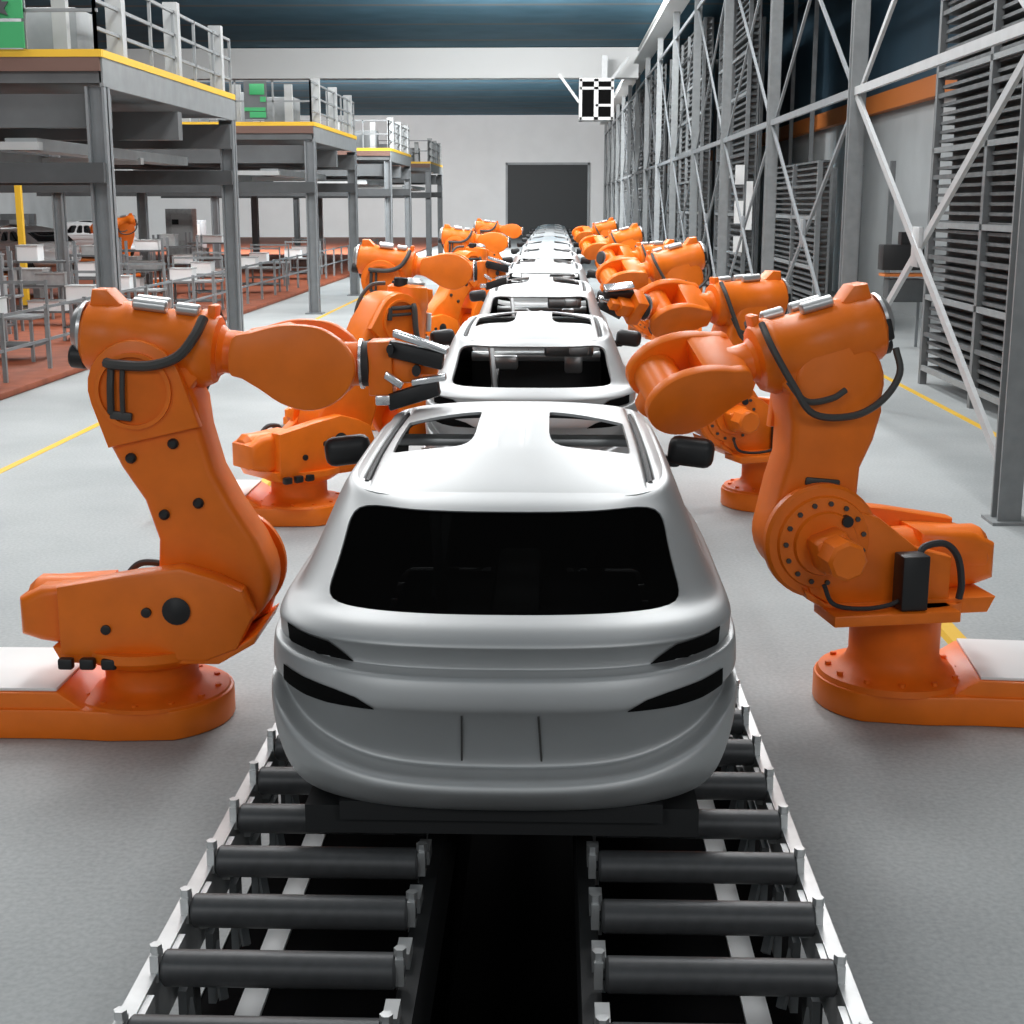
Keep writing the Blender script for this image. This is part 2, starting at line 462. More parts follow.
def inner_parts():
    r = {}
    m = MB(); m.box((0, 2.2, .06), (1.5, 3.4, .05), bev=.02); m.box((0, 2.1, .2), (.28, 3.2, .2), bev=.05)
    m.box((0, .66, .42), (1.4, .1, .65), bev=.02); m.box((0, 4.15, .4), (1.5, .06, .7))
    r['floor_pan'] = m.mesh('floor_pan', M['cabin_shade'])
    m = MB(); m.cyl((-.72, 3.55, .78), (.72, 3.55, .78), .055).box((-.35, 3.5, .72), (.3, .16, .16), bev=.03).box((.42, 3.5, .7), (.2, .14, .2), bev=.03)
    m.bar((-.5, 3.1, .12), (-.42, 3.55, .78), .06, .06)
    r['dash_beam'] = m.mesh('dash_beam', M['steel'])
    m = MB(); m.box((0, 2.60, 1.17), (1.32, .16, .045), bev=.015)
    m.cyl((.1, 2.75, .95), (.62, 2.75, .95), .09, 20, .02)
    m.bar((-.36, 1.9, .25), (-.46, 2.3, 1.15), .05, .07, .01).box((.46, 2.25, .98), (.2, .3, .1), bev=.03)
    r['roof_cross_member'] = m.mesh('roof_cross_member', M['silver'])
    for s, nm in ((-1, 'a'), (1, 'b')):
        m = MB(); m.tube([Vector(ROOFP(s*.89, v))+Vector((0, 0, .03)) for v in (.05, .15, .3, .5, .7, .9)], .013, 6, 3)  # dark strip added to paint the shade in the roof groove
        r['roof_ditch_dark_strip.'+nm] = m.mesh('roof_ditch_dark_strip', M['rubber'])
    m = MB()
    m.box((0, .45, .0), (1.6, .5, .12)); m.box((0, .3, .06), (1.3, .3, .08))
    for s in (-1, 1):
        m.bar((s*.5, .25, -.04), (s*.5, 4.3, -.04), .12, .1)
    r['skid_frame'] = m.mesh('skid_frame', M['darksteel'])
    return r
INNER = inner_parts()
def mirror_mesh(s):
    m = MB()
    # housing: rounded shell, tapering outward, on a short foot
    m.box((s*1.01, 3.06, 1.03), (.27, .15, .17), rot=(0, s*R(6), s*R(-8)), bev=.055, seg=3)
    m.box((s*.88, 3.1, .97), (.14, .08, .07), bev=.02)
    return m.mesh('side_mirror', M['black'])
def plate_mesh():
    m = MB()
    for x in (-.14, .165): pass
    for x0, z0, x1, z1 in ((-.16, .965, -.15, 1.17), (.165, .965, .15, 1.17)):
        q0 = surf(7.1, abs(x0)/.965, 1); q1 = surf(8.9, abs(x1)/.975, 1)
        s = 1 if x0 > 0 else -1
        q0.x = abs(q0.x)*s; q1.x = abs(q1.x)*s
        m.bar(q0+Vector((0, -.003, .0)), q1+Vector((0, -.003, 0)), .008, .006)
    return m.mesh('panel_seam', M['hose'])
PLATE = plate_mesh()
MIRR = [mirror_mesh(-1), mirror_mesh(1)]
def make_car(label):
    r = thing('unfinished_car', label, 'car body', (CX, CY, CZ), 0, 'silver car bodies on the conveyor')
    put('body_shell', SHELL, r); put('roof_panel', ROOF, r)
    for L_ in LAMPS: put('tail_lamp_dark_patch', L_, r)
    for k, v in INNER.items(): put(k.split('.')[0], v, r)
    put('panel_seam', PLATE, r)
    for q in MIRR: put('side_mirror', q, r)['label'] = 'black door mirror'
    return r
SP = 7.2
def tint_mat():
    m = bpy.data.materials.new('dark_tinted_glass'); m.use_nodes = True
    nt = m.node_tree; nt.nodes.clear(); L = nt.links.new
    o = nt.nodes.new('ShaderNodeOutputMaterial'); t = nt.nodes.new('ShaderNodeBsdfTransparent'); p = nt.nodes.new('ShaderNodeBsdfPrincipled'); x = nt.nodes.new('ShaderNodeMixShader')
    t.inputs[0].default_value = (.8, .82, .82, 1); p.inputs['Base Color'].default_value = (.003, .003, .003, 1); p.inputs['Roughness'].default_value = .6; p.inputs['Specular IOR Level'].default_value = .0
    x.inputs[0].default_value = .82
    L(t.outputs[0], x.inputs[1]); L(p.outputs[0], x.inputs[2]); L(x.outputs[0], o.inputs[0])
    return m
TINT = tint_mat()
def rear_glass():
    bm = bmesh.new(); rows = [21, 22, 23, 24]; g = []
    for i in rows:
        h = contour(ROWS[i]); fs = h[:5]
        line = [(-x, y+.012, z) for x, y, z in reversed(fs[1:])]+[(x, y+.012, z) for x, y, z in fs]
        g.append([bm.verts.new((x, y-CY, z-CZ)) for x, y, z in line])
    for a, b in zip(g, g[1:]):
        for j in range(len(a)-1): bm.faces.new((a[j], a[j+1], b[j+1], b[j]))
    return bake(bm, 'rear_window', [TINT], sub=2, thick=.004, inner=False)
NTH = ['nearest', 'second', 'third', 'fourth', 'fifth', 'sixth', 'seventh', 'eighth', 'ninth', 'tenth', 'eleventh']
cars = []
car0 = make_car('large silver car body at the front of the line, with black rear window')
for i in range(1, 11):
    c = copy_tree(car0); c.location = (CX, CY+SP*i, CZ)
    c['label'] = 'silver car body %s in the queue on the conveyor, counted from the front' % NTH[i]
    if i == 1: c['label'] = 'second silver car body, open rear window seen just above the front car\'s roof'
    if i == 10: c['label'] = 'farthest silver car body at the end of the line by the dark door'

put('rear_window', rear_glass(), car0)['label'] = 'dark tinted rear window'
# ------------------------------------------------------------------ roller conveyor
def conveyor(name, x_out, x_in, label):
    s = 1 if x_out > x_in else -1
    r = thing(name, label, 'conveyor', ((x_out+x_in)/2, 4, 0), 0, 'roller beds of the assembly line')
    cx = (x_out+x_in)/2; xo, xi = x_out-cx, x_in-cx; L0, L1 = -1.2, 80.
    m = MB(); m.box((xo, (L0+L1)/2, .40), (.05, L1-L0, .22)).box((xo+s*.0, (L0+L1)/2, .52), (.06, L1-L0, .02))
    m.build('outer_rail', M['railsteel'], r)
    m = MB(); m.box((xi, (L0+L1)/2, .25), (.07, L1-L0, .42), bev=.0); m.build('inner_rail', M['darksteel'], r)
    pitch = .412; y0 = 4.469-4-pitch*3
    ml = abs(xo-xi)
    mr = MB()
    mr.lathe([(.02, -.03), (.02, 0), (.056, .003), (.064, .012), (.064, ml-.09), (.056, ml-.081), (.02, ml-.078), (.02, ml-.05)], (0, 0, 0), (1, 0, 0), 20)
    me = mr.mesh('roller', M['roller'])
    xs = min(xo, xi)+.045
    br = []
    for xx, mt in ((xo-s*.022, 'railsteel'), (xi+s*.022, 'steel')):
        m = MB(); m.box((xx-xs, 0, .01), (.03, .065, .10)); m.cyl((xx-xs, 0, .055), (xx-xs, 0, .09), .022, 6)
        br.append(m.mesh('bracket', M[mt]))
    for k in range(95):
        o = put('roller', me, r, T((xs, y0+k*pitch, .535)))
        for q in br: put('bracket', q, o)
    m = MB()
    for k in range(95, 193): m.cyl((xs, y0+k*pitch, .535), (xs+ml-.09, y0+k*pitch, .535), .064, 10)
    o = m.build('roller', M['roller'], r); o['kind'] = 'stuff'
    for xx, nm, mt in ((xo-s*.03, 'outer_spacer', 'railsteel'), (xi+s*.03, 'inner_spacer', 'steel')):
        sm = MB().box((xx, 0, .45), (.05, .12, .14)).mesh('spacer', M[mt])
        for k in range(48): put(nm, sm, r, T((0, y0+k*pitch+.2, 0)))
    sm = MB().box((xo-s*.04, 0, .15), (.06, .08, .3)).mesh('stand', M['darksteel'])
    for k in range(40): put('stand', sm, r, T((0, L0+k*2.0, 0)))
    sm = MB().box((xo-s*.07, 0, .22), (.03, .10, .3)).bar((xo-s*.07, .02, .3), (xo-s*.13, -.1, .12), .03, .05).mesh('chain_guard', M['deck'])
    for k in range(48): put('chain_guard', sm, r, T((0, y0+k*pitch+.17, 0)))
    return r
conveyor('roller_conveyor', -1.40, -.50, 'left bed of dark rollers under the silver cars, left of the black trench')
conveyor('roller_conveyor', 1.02, .145, 'right bed of dark rollers under the silver cars, right of the black trench')

# ------------------------------------------------------------------ robots
def shrink(m):
    for v in m.bm.verts: v.co.x = .96+(v.co.x-.96)*.72
def build_robot_meshes():
    D = {}
    # base: rounded foot with a long tail
    m = MB()
    out = arc(0, 0, .50, -62, 62, 14)+[(-.15, .47), (-.45, .44), (-1.35, .44), (-1.35, -.44), (-.45, -.44), (-.15, -.47)]
    m.prism(out, 0, .19, 'Z', bev=.02)
    m.prism([(-.30, .18), (-.46, .29), (-1.33, .29), (-1.33, .18)], -.42, .42, 'Y', bev=.012)
    D['base_plate'] = m.mesh('base_plate', M['orange'])
    m = MB(); m.box((-.87, 0, .302), (.80, .80, .02), bev=.005); D['cover_plate'] = m.mesh('cover_plate', M['white'])
    m = MB(); m.lathe([(.49, .18), (.47, .215), (.36, .235), (.31, .27), (.285, .33), (.285, .60), (.30, .62)], seg=36)
    for a in range(0, 360, 30): m.cyl((.41*math.cos(R(a)), .41*math.sin(R(a)), .2), (.41*math.cos(R(a)), .41*math.sin(R(a)), .245), .02, 6)
    D['pedestal'] = m.mesh('pedestal', M['orange_dark'])
    # carousel (origin: bottom centre)
    m = MB(); m.lathe([(.29, -.06), (.34, -.05), (.42, .0), (.44, .02), (.44, .075)], seg=36)
    m.prism([(-.45, -.0), (.5, -.0), (.72, .13), (.75, .2), (.6, .1), (-.5, .1)], -.34, .34, 'Y', bev=.012)
    m.box((.22, .36, .04), (.8, .36, .07), bev=.01)
    # near side cheek (-y)
    m.prism([(-.45, .05), (.42, .02), (.62, .10), (.72, .3), (.66, .46), (.50, .54), (.30, .60), (.0, .56), (-.45, .48)], -.36, -.20, 'Y', bev=.025)
    # far side cheek (+y)
    m.prism([(-.2, .05), (.45, .02), (.70, .16), (.78, .40), (.70, .62), (.50, .70), (.28, .62), (.02, .42), (-.2, .36)], .20, .33, 'Y', bev=.02)
    D['carousel'] = m.mesh('carousel', M['orange'])
    m = MB()
    m.cyl((-.70, -.05, .29), (.15, -.05, .29), .185, 10, .05)
    m.prism([(-.72, .15), (-.60, .11), (-.2, .05), (-.2, .48), (-.58, .45), (-.72, .38)], -.27, .12, 'Y', bev=.06, seg=3)
    D['counterbalance'] = m.mesh('counterbalance', M['orange'])
    D['axis_cap'] = MB().lathe([(0, 0), (.075, 0), (.085, .012), (.06, .018), (.03, .03), (0, .03)], (.27, -.36, .34), (0, -1, 0), 20).mesh('axis_cap', M['black'])
    D['side_bolts'] = [MB().lathe([(0, 0), (.03, 0), (.03, .02), (0, .03)], p_, (0, -1, 0), 12).mesh('side_bolt', M['black']) for p_ in ((.09, -.36, .33), (-.42, -.27, .24), (-.16, -.355, .22))]
    D['plugs'] = [MB().box((x, -.40, .02), (.09, .06, .07), bev=.015).mesh('connector_plug', M['black']) for x in (-.4, -.27, -.14)]
    m = MB(); m.box((.11, .44, .25), (.17, .15, .34), bev=.012); D['junction_box'] = m.mesh('junction_box', M['black'])
    m = MB(); m.tube([(.05, .40, .38), (0, .36, .44), (-.14, .34, .45), (-.23, .34, .36), (-.26, .35, .2), (-.25, .35, .1)], .022)
    m.tube([(.66, .44, .25), (.6, .46, .13), (.42, .48, .10), (.22, .46, .12), (.12, .44, .2)], .014)
    D['cable'] = m.mesh('cable', M['rubber'])
    # axis-2 gear disc and motor on +y (origin: axis 2)
    m = MB(); m.lathe([(.355, 0), (.355, .05), (.335, .07), (.29, .075), (.28, .10), (.20, .11), (.19, .14), (0, .14)], (0, .24, 0), (0, 1, 0), 40)
    D['gear_disc'] = m.mesh('gear_disc', M['orange'])
    D['ring_bolts'] = [MB().cyl((.245*math.cos(R(a)), .34, .245*math.sin(R(a))), (.245*math.cos(R(a)), .36, .245*math.sin(R(a))), .016, 6).mesh('ring_bolt', M['hose']) for a in range(0, 360, 24)]
    D['ring_bolts'].append(MB().cyl((-.12, .35, .14), (-.12, .40, .14), .035, 12).mesh('gear_plug', M['black']))
    m = MB(); m.box((-.0, .45, -.02), (.22, .22, .22), rot=(0, R(20), 0), bev=.04); m.cyl((0, .52, -.02), (0, .74, -.02), .12, 8, .02)
    D['axis_motor'] = m.mesh('axis_motor', M['orange'])
    # lower arm (origin axis 2, z up to the elbow at L), in two lengths
    for L, sf in ((1.24, ''), (.95, '_short')):
        k = L/1.3
        m = MB()
        rb = .34 if not sf else .30
        o = arc(0, 0, rb, 180, 360, 16)+[(rb-.01, .14*k), (.27, .42*k), (.24, .65*k), (.26, .92*k), (.30, 1.1*k)]+arc(0, L, .29, -10, 190, 14)+[(-.30, 1.1*k), (-.275, .86*k), (-.22, .62*k), (-.23, .36*k), (-rb+.02, .14*k)]
        m.prism(o, -.19, .20, 'Y', bev=.05, seg=3)
        bo = arc(0, L, .28, 0, 180, 12)+[(-.285, L-.28), (.275, L-.34)]
        m.prism(bo, -.24, -.15, 'Y', bev=.015)
        D['lower_arm'+sf] = m.mesh('lower_arm', M['orange'])
        m = MB(); m.lathe([(0, 0), (.2, 0), (.2, .01), (0, .012)], (-.01, -.232, L-.015), (0, -1, 0), 32)
        D['recess_plate'+sf] = m.mesh('recess_plate', M['orange_dark'])
        m = MB(); m.lathe([(.2, 0), (.2, .03), (.225, .03), (.225, 0)], (-.01, -.235, L-.015), (0, -1, 0), 32)
        D['recess_rim'+sf] = m.mesh('recess_rim', M['orange'])
        D['arm_bolts'+sf] = [MB().lathe([(0, 0), (.032, 0), (.032, .02), (.02, .03), (0, .03)], (x, -.19, z), (0, -1, 0), 12).mesh('arm_bolt', M['black']) for x, z in ((-.19, .90*k), (.08, .90*k), (-.13, .50*k), (.09, .50*k))]
        D['rating_plate'+sf] = MB().box((.02, .208, .42*k+.04), (.22, .02, .05), bev=.012).mesh('rating_plate', M['hose'])
    # upper arm housing (origin elbow, +x towards the wrist)
    m = MB()
    A = .25
    m.lathe([(0, -.37), (.17, -.37), (.21, -.34), (.225, -.25), (.225, -.12), (.212, -.10), (.212, .28), (.235, .31), (.235, .36), (.2, .42), (.15, .44), (0, .44)], (0, 0, A), (1, 0, 0), 14)
    m.box((0, 0, .06), (.48, .34, .34), bev=.05)
    m.prism([(-.26, .05), (.30, .0), (.40, .16), (.36, .3), (-.34, .3)], -.18, .18, 'Y', bev=.04)
    m.prism([(-.34, A+.15), (-.33, A+.275), (-.24, A+.285), (-.15, A+.21), (-.15, A+.15)], -.10, .10, 'Y', bev=.02)
    m.box((.38, -.02, A+.22), (.05, .14, .10), bev=.015)
    D['upper_arm_housing'] = m.mesh('upper_arm_housing', M['orange'])
    m = MB(); m.lathe([(.165, 0), (.165, .02), (.12, .065), (0, .07)], (-.37, 0, A+.03), (-1, 0, 0), 24); D['rear_cap'] = m.mesh('rear_cap', M['steel'])
    m = MB(); m.cyl((-.34, -.05, A-.13), (-.44, -.05, A-.13), .075, 16, .012); m.box((-.36, .12, A-.02), (.09, .1, .14), bev=.02)
    D['wrist_motor'] = m.mesh('wrist_motor', M['black'])
    m = MB()
    m.cyl((-.08, -.09, A+.225), (.12, -.09, A+.225), .038, 12, .008); m.cyl((.17, -.07, A+.225), (.31, -.07, A+.225), .038, 12, .008)
    m.cyl((-.1, .06, A+.23), (.1, .06, A+.23), .038, 12, .008)
    D['valve_block'] = m.mesh('valve_block', M['steel'])
    # hoses, left side of the housing (-y) and right side (+y)
    m = MB()
    m.tube([(-.17, -.26, .13), (-.1, -.29, .13), (.1, -.30, .15), (.25, -.29, .22), (.33, -.26, .34), (.36, -.18, .45)], .03)
    m.tube([(-.14, -.25, .10), (-.13, -.27, -.02), (-.12, -.26, -.16)], .022); m.tube([(-.07, -.26, .10), (-.06, -.27, -.03), (-.05, -.26, -.16)], .016)
    m.box((-.06, -.26, -.17), (.13, .03, .05), bev=.01)
    m.tube([(.37, .12, .47), (.38, .26, .34), (.32, .31, .1), (.24, .33, -.10), (.0, .32, -.18), (-.20, .3, -.14), (-.34, .28, -.02), (-.37, .22, .12)], .022)
    m.tube([(.33, .27, .12), (.26, .29, -.02), (.1, .28, -.05), (.0, .26, -.03)], .02)
    D['hose'] = m.mesh('hose', M['hose'])
    # wrist fork (origin where the tube leaves the housing, +x forward)
    m = MB()
    m.lathe([(.155, -.03), (.155, .02), (.13, .05), (.13, .16), (.145, .2), (.145, .28)], (0, 0, 0), (1, 0, 0), 24)
    m.prism([(.13, -.09), (.2, -.12), (.42, -.21), (.46, -.2), (.46, .2), (.42, .205), (.2, .14), (.13, .10)], -.21, .21, 'Y', bev=.02)
    pl = [(.13, .105), (.25, .155), (.42, .215), (.58, .235), (.72, .22), (.84, .16), (.92, .07), (.93, -.03), (.88, -.14), (.78, -.22), (.64, -.26), (.48, -.235), (.34, -.17), (.22, -.12), (.13, -.09)]
    pl = smooth2(pl)
    m.prism(pl, -.24, -.16, 'Y', bev=.018); m.prism(pl, .16, .24, 'Y', bev=.018)
    for v in m.bm.verts:
        v.co.x = v.co.x*.91 if v.co.x > .1 else v.co.x
    D['wrist_fork'] = m.mesh('wrist_fork', M['orange'])
    m = MB()
    m.cyl((.74, -.158, 0), (.74, .158, 0), .15, 24); m.lathe([(.13, 0), (.13, .14), (.115, .16)], (.78, 0, 0), (1, 0, 0), 24)
    D['wrist'] = m.mesh('wrist', M['orange'])
    m = MB(); m.lathe([(.125, 0), (.135, .005), (.135, .05), (.12, .055), (0, .055)], (.94, 0, 0), (1, 0, 0), 24); D['tool_flange'] = m.mesh('tool_flange', M['rubber'])
    m = MB(); m.lathe([(.14, 0), (.15, .004), (.15, .02), (.14, .022)], (.93, 0, 0), (1, 0, 0), 24); D['flange_ring'] = m.mesh('flange_ring', M['chrome'])
    # gripper: orange block, two silver jaws over black jaw bodies
    m = MB(); m.box((1.10, 0, -.02), (.2, .24, .32), bev=.015); m.box((1.30, 0, -.03), (.24, .18, .16), bev=.02)
    m.box((1.47, 0, -.02), (.18, .1, .10), bev=.015); shrink(m); D['gripper_body'] = m.mesh('gripper_body', M['orange'])
    m = MB()
    m.bar((1.18, -.10, .10), (1.62, -.12, .02), .10, .10, .015); m.bar((1.16, -.10, -.22), (1.58, -.12, -.13), .10, .10, .015)
    m.cyl((1.40, -.11, -.03), (1.40, -.16, -.03), .035, 10); m.cyl((1.2, -.12, .1), (1.2, -.2, .1), .03, 10)
    shrink(m); D['jaw_body'] = m.mesh('jaw_body', M['black'])
    m = MB()
    m.bar((1.22, -.11, .19), (1.66, -.13, .08), .10, .04, .01); m.bar((1.36, -.13, -.10), (1.64, -.13, -.07), .08, .04, .01)
    m.bar((1.14, -.12, -.05), (1.28, -.12, -.12), .05, .05, .01); m.box((1.12, -.14, -.2), (.12, .05, .06), bev=.01)
    shrink(m); D['jaw'] = m.mesh('jaw', M['chrome'])
    return D

RM = build_robot_meshes()
ORD = ['first', 'second', 'third', 'fourth']
def robot(label, loc, head, yaw, a2, a3, roll=0., wp=0., raise_=0., grip=False, base_rot=0., short=False, flange=True):
    r = thing('robot_arm', label, 'robot', loc, head+base_rot, 'orange robots beside the line')
    I = Matrix.Identity(4)
    def p(n, mtx=None, par=None): return put(n.replace('_short', ''), RM[n], par or r, mtx)
    b = p('base_plate'); p('cover_plate', None, b)['label'] = 'white top plate'
    zc = .42+raise_; a1, L, sf = (.63, .95, '_short') if short else (.46, 1.24, '')
    p('pedestal', T((0, 0, .18)) @ Matrix.Diagonal((1, 1, (zc-.2)/(.62-.18), 1)) @ T((0, 0, -.18)))
    J1 = T((0, 0, zc)) @ RZ(yaw-base_rot)
    ca = p('carousel', J1)
    for n in ('axis_cap', 'junction_box', 'cable'): p(n, None, ca)
    for q in RM['side_bolts']+RM['plugs']: put(q.name.split('.')[0], q, ca)
    p('counterbalance', J1 @ T((.12 if short else 0, 0, 0)))
    JD = J1 @ T((a1, 0, .48)); J2 = JD @ RY(a2)
    gd = p('gear_disc', JD); p('axis_motor', None, gd)
    for q in RM['ring_bolts']: put(q.name.split('.')[0], q, gd)
    la = p('lower_arm'+sf, J2)
    for n in ('recess_plate', 'recess_rim', 'rating_plate'): p(n+sf, None, la)
    for q in RM['arm_bolts'+sf]: put('arm_bolt', q, la)
    J3 = JD @ RY(a2) @ T((0, 0, L)) @ RY(a3-a2)
    h = p('upper_arm_housing', J3)
    for n in ('rear_cap', 'wrist_motor', 'valve_block', 'hose'): p(n, None, h)
    J4 = J3 @ T((.42, 0, .25)) @ RX(roll) @ Matrix.Diagonal((.9, .92, .9, 1) if short else (1, 1, 1, 1))
    p('wrist_fork', J4)
    J5 = J4 @ T((.66, 0, 0)) @ RY(wp) @ T((-.74, 0, 0))
    w = p('wrist', J5)
    if flange:
        p('tool_flange', None, w); p('flange_ring', None, w)
    if grip:
        g = p('gripper_body', J5); p('jaw_body', None, g); p('jaw', None, g)
    return r
PI = math.pi
for i, (y, lab) in enumerate(((8.38, 'nearest orange robot on the left, leaning back over its rear balance cylinder'), (20.3, 'third orange robot on the left, its grey capped elbow above the second one'),
                              (35.5, 'fifth orange robot along the left side of the line, from the front'), (50.5, 'farthest orange robot on the left, beside the last silver cars'))):
    robot(lab, (-2.50, y, 0), 0, 0, R(-19), R(7), 0, R(-8), .03, i < 2)
for y, lab in ((14.15, 'second orange robot on the left, bent forward behind the nearest one'), (27.5, 'fourth orange robot along the left side, bent forward, from the front')):
    robot(lab, (-2.6, y, 0), 0, R(44), R(35), R(94), R(-8), 0, .05, False)
for i, (y, lab) in enumerate(((8.80, 'nearest orange robot on the right, with round gear disc and black box'), (21.0, 'third orange robot along the right side of the line, from the front'),
                              (36.0, 'fifth orange robot along the right side of the line, from the front'), (51.0, 'farthest orange robot on the right, beside the last silver cars'))):
    robot(lab, (2.2 if i == 0 else 2.36, y, 0), PI, R(10), R(-6.5), R(15), R(-29), R(62), .25, False, R(-5), True, False)
for i, (y, lab) in enumerate(((14.95, 'second orange robot on the right, its open wrist fork seen from above'), (28.3, 'fourth orange robot along the right side, leaning back, from the front'))):
    robot(lab, (2.3, y, 0), PI, R(20), R(-21), R(4), R(-38), R(-16), .14, i == 0, R(60), True)
# yellow cable covers on the floor beside the robot bases
for i, (x, y, a, lab) in enumerate(((2.977, 10.0, 90, 'yellow cable cover on the floor behind the nearest right robot'), (-3.31, 15.9, 90, 'yellow cable cover on the floor beside the second left robot'))):
    m = MB(); m.prism([(-.08, 0), (.08, 0), (.06, .04), (-.06, .04)], -.5, .5, 'Y')
    o = m.build('cable_cover', M['yellow']); o.location = (x, y, 0.0); o.rotation_euler = (0, 0, R(a-90)); tag(o, lab, 'cable cover')

# ------------------------------------------------------------------ mezzanine platforms on the left
def mezz(y0, y1, label, detail=True):
    r = thing('mezzanine_platform', label, 'platform', (-6.9, y0, 0), 0, 'grey mezzanine platforms on the left')
    L = y1-y0; X0 = -15.
    def q(m, n, k): return m.build(n, M[k], r)
    q(MB().box((X0/2, L/2, 5.13), (abs(X0), L, .36)), 'deck', 'deck')
    m = MB(); m.box((-.0, L/2, 5.12), (.06, L, .46)); q(m, 'fascia', 'duct')
    m = MB(); m.box((X0/2, -.02, 5.38), (abs(X0)+.08, .08, .11)); m.box((.0, L/2, 5.38), (.09, L, .11)); q(m, 'edge_strip', 'yellow')
    m = MB(); m.box((X0/2, -.03, 5.22), (abs(X0), .05, .2)); q(m, 'front_board', 'brown')
    for cy in (.15, L-.15):
        for cx in (-.12, -7.5):
            m = MB(); m.box((cx, cy, 2.45), (.30, .06, 4.9)).box((cx-.13, cy, 2.45), (.04, .30, 4.9)).box((cx+.13, cy, 2.45), (.04, .30, 4.9)).box((cx, cy, .02), (.5, .5, .04))
            q(m, 'column', 'column')
    # trays, ducts and beams hung below the deck
    for yy in (.3, L*.5, L-.3): q(MB().box((X0/2, yy, 4.55), (abs(X0), .28, .5)), 'cross_beam', 'deck')
    for i, (xx, z, w, h, k) in enumerate(((-1.3, 4.05, .5, .18, 'duct'), (-3.2, 3.9, .6, .3, 'duct'), (-5.6, 4.0, .7, .25, 'fascia'), (-9, 3.8, .7, .4, 'duct'))):
        q(MB().box((xx, L/2, z), (w, L, h)), 'duct', k)
    for yy, zz in ((.1, 3.62), (L-.2, 3.7)): q(MB().box((X0/2, yy, zz), (abs(X0), .5, .3)), 'cable_tray', 'dark')
    for yy, zz in ((0, 4.02), (L*.6, 3.95)): q(MB().box((X0/2-.5, yy, zz), (abs(X0)-1, .2, .12)), 'pipe', 'fascia')
    # railing on the deck edge
    m = MB()
    n = 6
    for i in range(n+1): m.box((-.05, L*i/n, 6.0), (.05, .05, 1.15))
    for z in (5.75, 6.15, 6.55): m.box((-.05, L/2, z), (.05, L, .05))
    for i in range(14): m.box((X0*i/14-.05, -.0, 6.0), (.05, .05, 1.15))
    for z in (6.0, 6.55): m.box((X0/2, 0, z), (abs(X0), .05, .05))
    q(m, 'railing', 'duct')
    for k in range(3):
        q(MB().box((-.12, 1.3+k*(L-2.2)/2, 6.08), (.26, .2, 1.3)), 'rail_pillar', 'fascia')
    # plant on the deck
    for i in range(7):
        q(MB().box((-1.2-i*1.9, 1.8+(i*37 % 5)*1.1, 5.31+(.9+(i*13 % 3)*.3)/2), (.9, 1.0, .9+(i*13 % 3)*.3), bev=.02), 'machine_housing', 'duct')
    for i in range(9): q(MB().box((-.8-i*1.5, .7, 5.31+.6), (.22, .16, 1.2)), 'rail_pillar', 'fascia')
    return r
mezz(22.2, 31.3, 'nearest grey mezzanine platform on the left, with yellow edge')
mezz(41.5, 50.3, 'second grey mezzanine platform on the left, behind the nearest')
mezz(60.8, 69.2, 'third grey mezzanine platform on the left, small in the distance')
mezz(80.1, 88.5, 'farthest grey mezzanine platform on the left, before the white wall')
# green boards on the platform fronts
for i, (x, y, z, w, h, lab) in enumerate(((-8.35, 22.1, 5.45, 1.0, .85, 'green board with a dark emblem at the top left on the nearest platform'), (-8.5, 41.4, 5.5, .65, 1.05, 'green board with dark marks on the second platform'))):
    t = thing('green_board', lab, 'sign', (x, y, z))
    if i == 0:
        MB().box((0, 0, h*.22), (w*.7, .04, h*.44)).box((0, .0, h*.75), (w*.7, .04, h*.5)).build('panel', M['green'], t)
        m = MB(); m.prism([(-.22, .5), (-.12, .62), (-.18, .72), (-.05, .68), (.02, .78), (.06, .66), (.16, .66), (.09, .56), (.14, .46), (.02, .5), (-.06, .42), (-.1, .52)], -.05, -.03, 'Y'); m.build('emblem', M['dark'], t)
    else:
        MB().box((0, .02, h*.5), (w, .03, h)).build('panel', M['deck'], t)
        m = MB(); m.box((.05, -.01, h*.78), (.42, .03, .3), bev=.01).box((.22, -.01, h*.52), (.16, .03, .14)).box((-.02, -.01, h*.26), (.6, .03, .1)).box((.06, -.01, h*.12), (.46, .03, .16)); m.build('emblem', M['green'], t)

# ------------------------------------------------------------------ things on the terracotta floor at the left
def bench(x, y, w, label):
    t = thing('workbench', label, 'workbench', (x, y, .12), 0, 'workbenches on the terracotta floor')
    MB().box((0, 0, .85), (w, 1.0, .06), bev=.01).build('bench_top', M['duct'], t)
    for sx in (-1, 1):
        for sy in (-1, 1): MB().box((sx*(w/2-.06), sy*.42, .41), (.06, .06, .82)).build('leg', M['post'], t)
    MB().box((0, 0, .3), (w-.1, .9, .04)).build('lower_shelf', M['deck'], t)
    MB().box((0, .45, 1.5), (w, .04, .06)).box((-w/2+.03, .45, 1.2), (.05, .05, .7)).box((w/2-.03, .45, 1.2), (.05, .05, .7)).build('upright_frame', M['post'], t)
def bin_(x, y, z, s, label, k='wallw'):
    t = thing('parts_bin', label, 'bin', (x, y, z), 0, 'bins on the workbenches')
    w, d, h = s
    MB().box((0, 0, .02), (w, d, .04)).box((0, -d/2, h/2), (w, .03, h)).box((0, d/2, h/2), (w, .03, h)).box((-w/2, 0, h/2), (.03, d, h)).box((w/2, 0, h/2), (.03, d, h)).build('tub', M[k], t)
    MB().box((0, 0, h), (w+.06, d+.06, .03)).build('rim', M['fascia'], t)
nb = 0
WORDS = ['first', 'second', 'third', 'fourth', 'fifth', 'sixth', 'seventh', 'eighth', 'ninth', 'tenth', 'eleventh', 'twelfth']
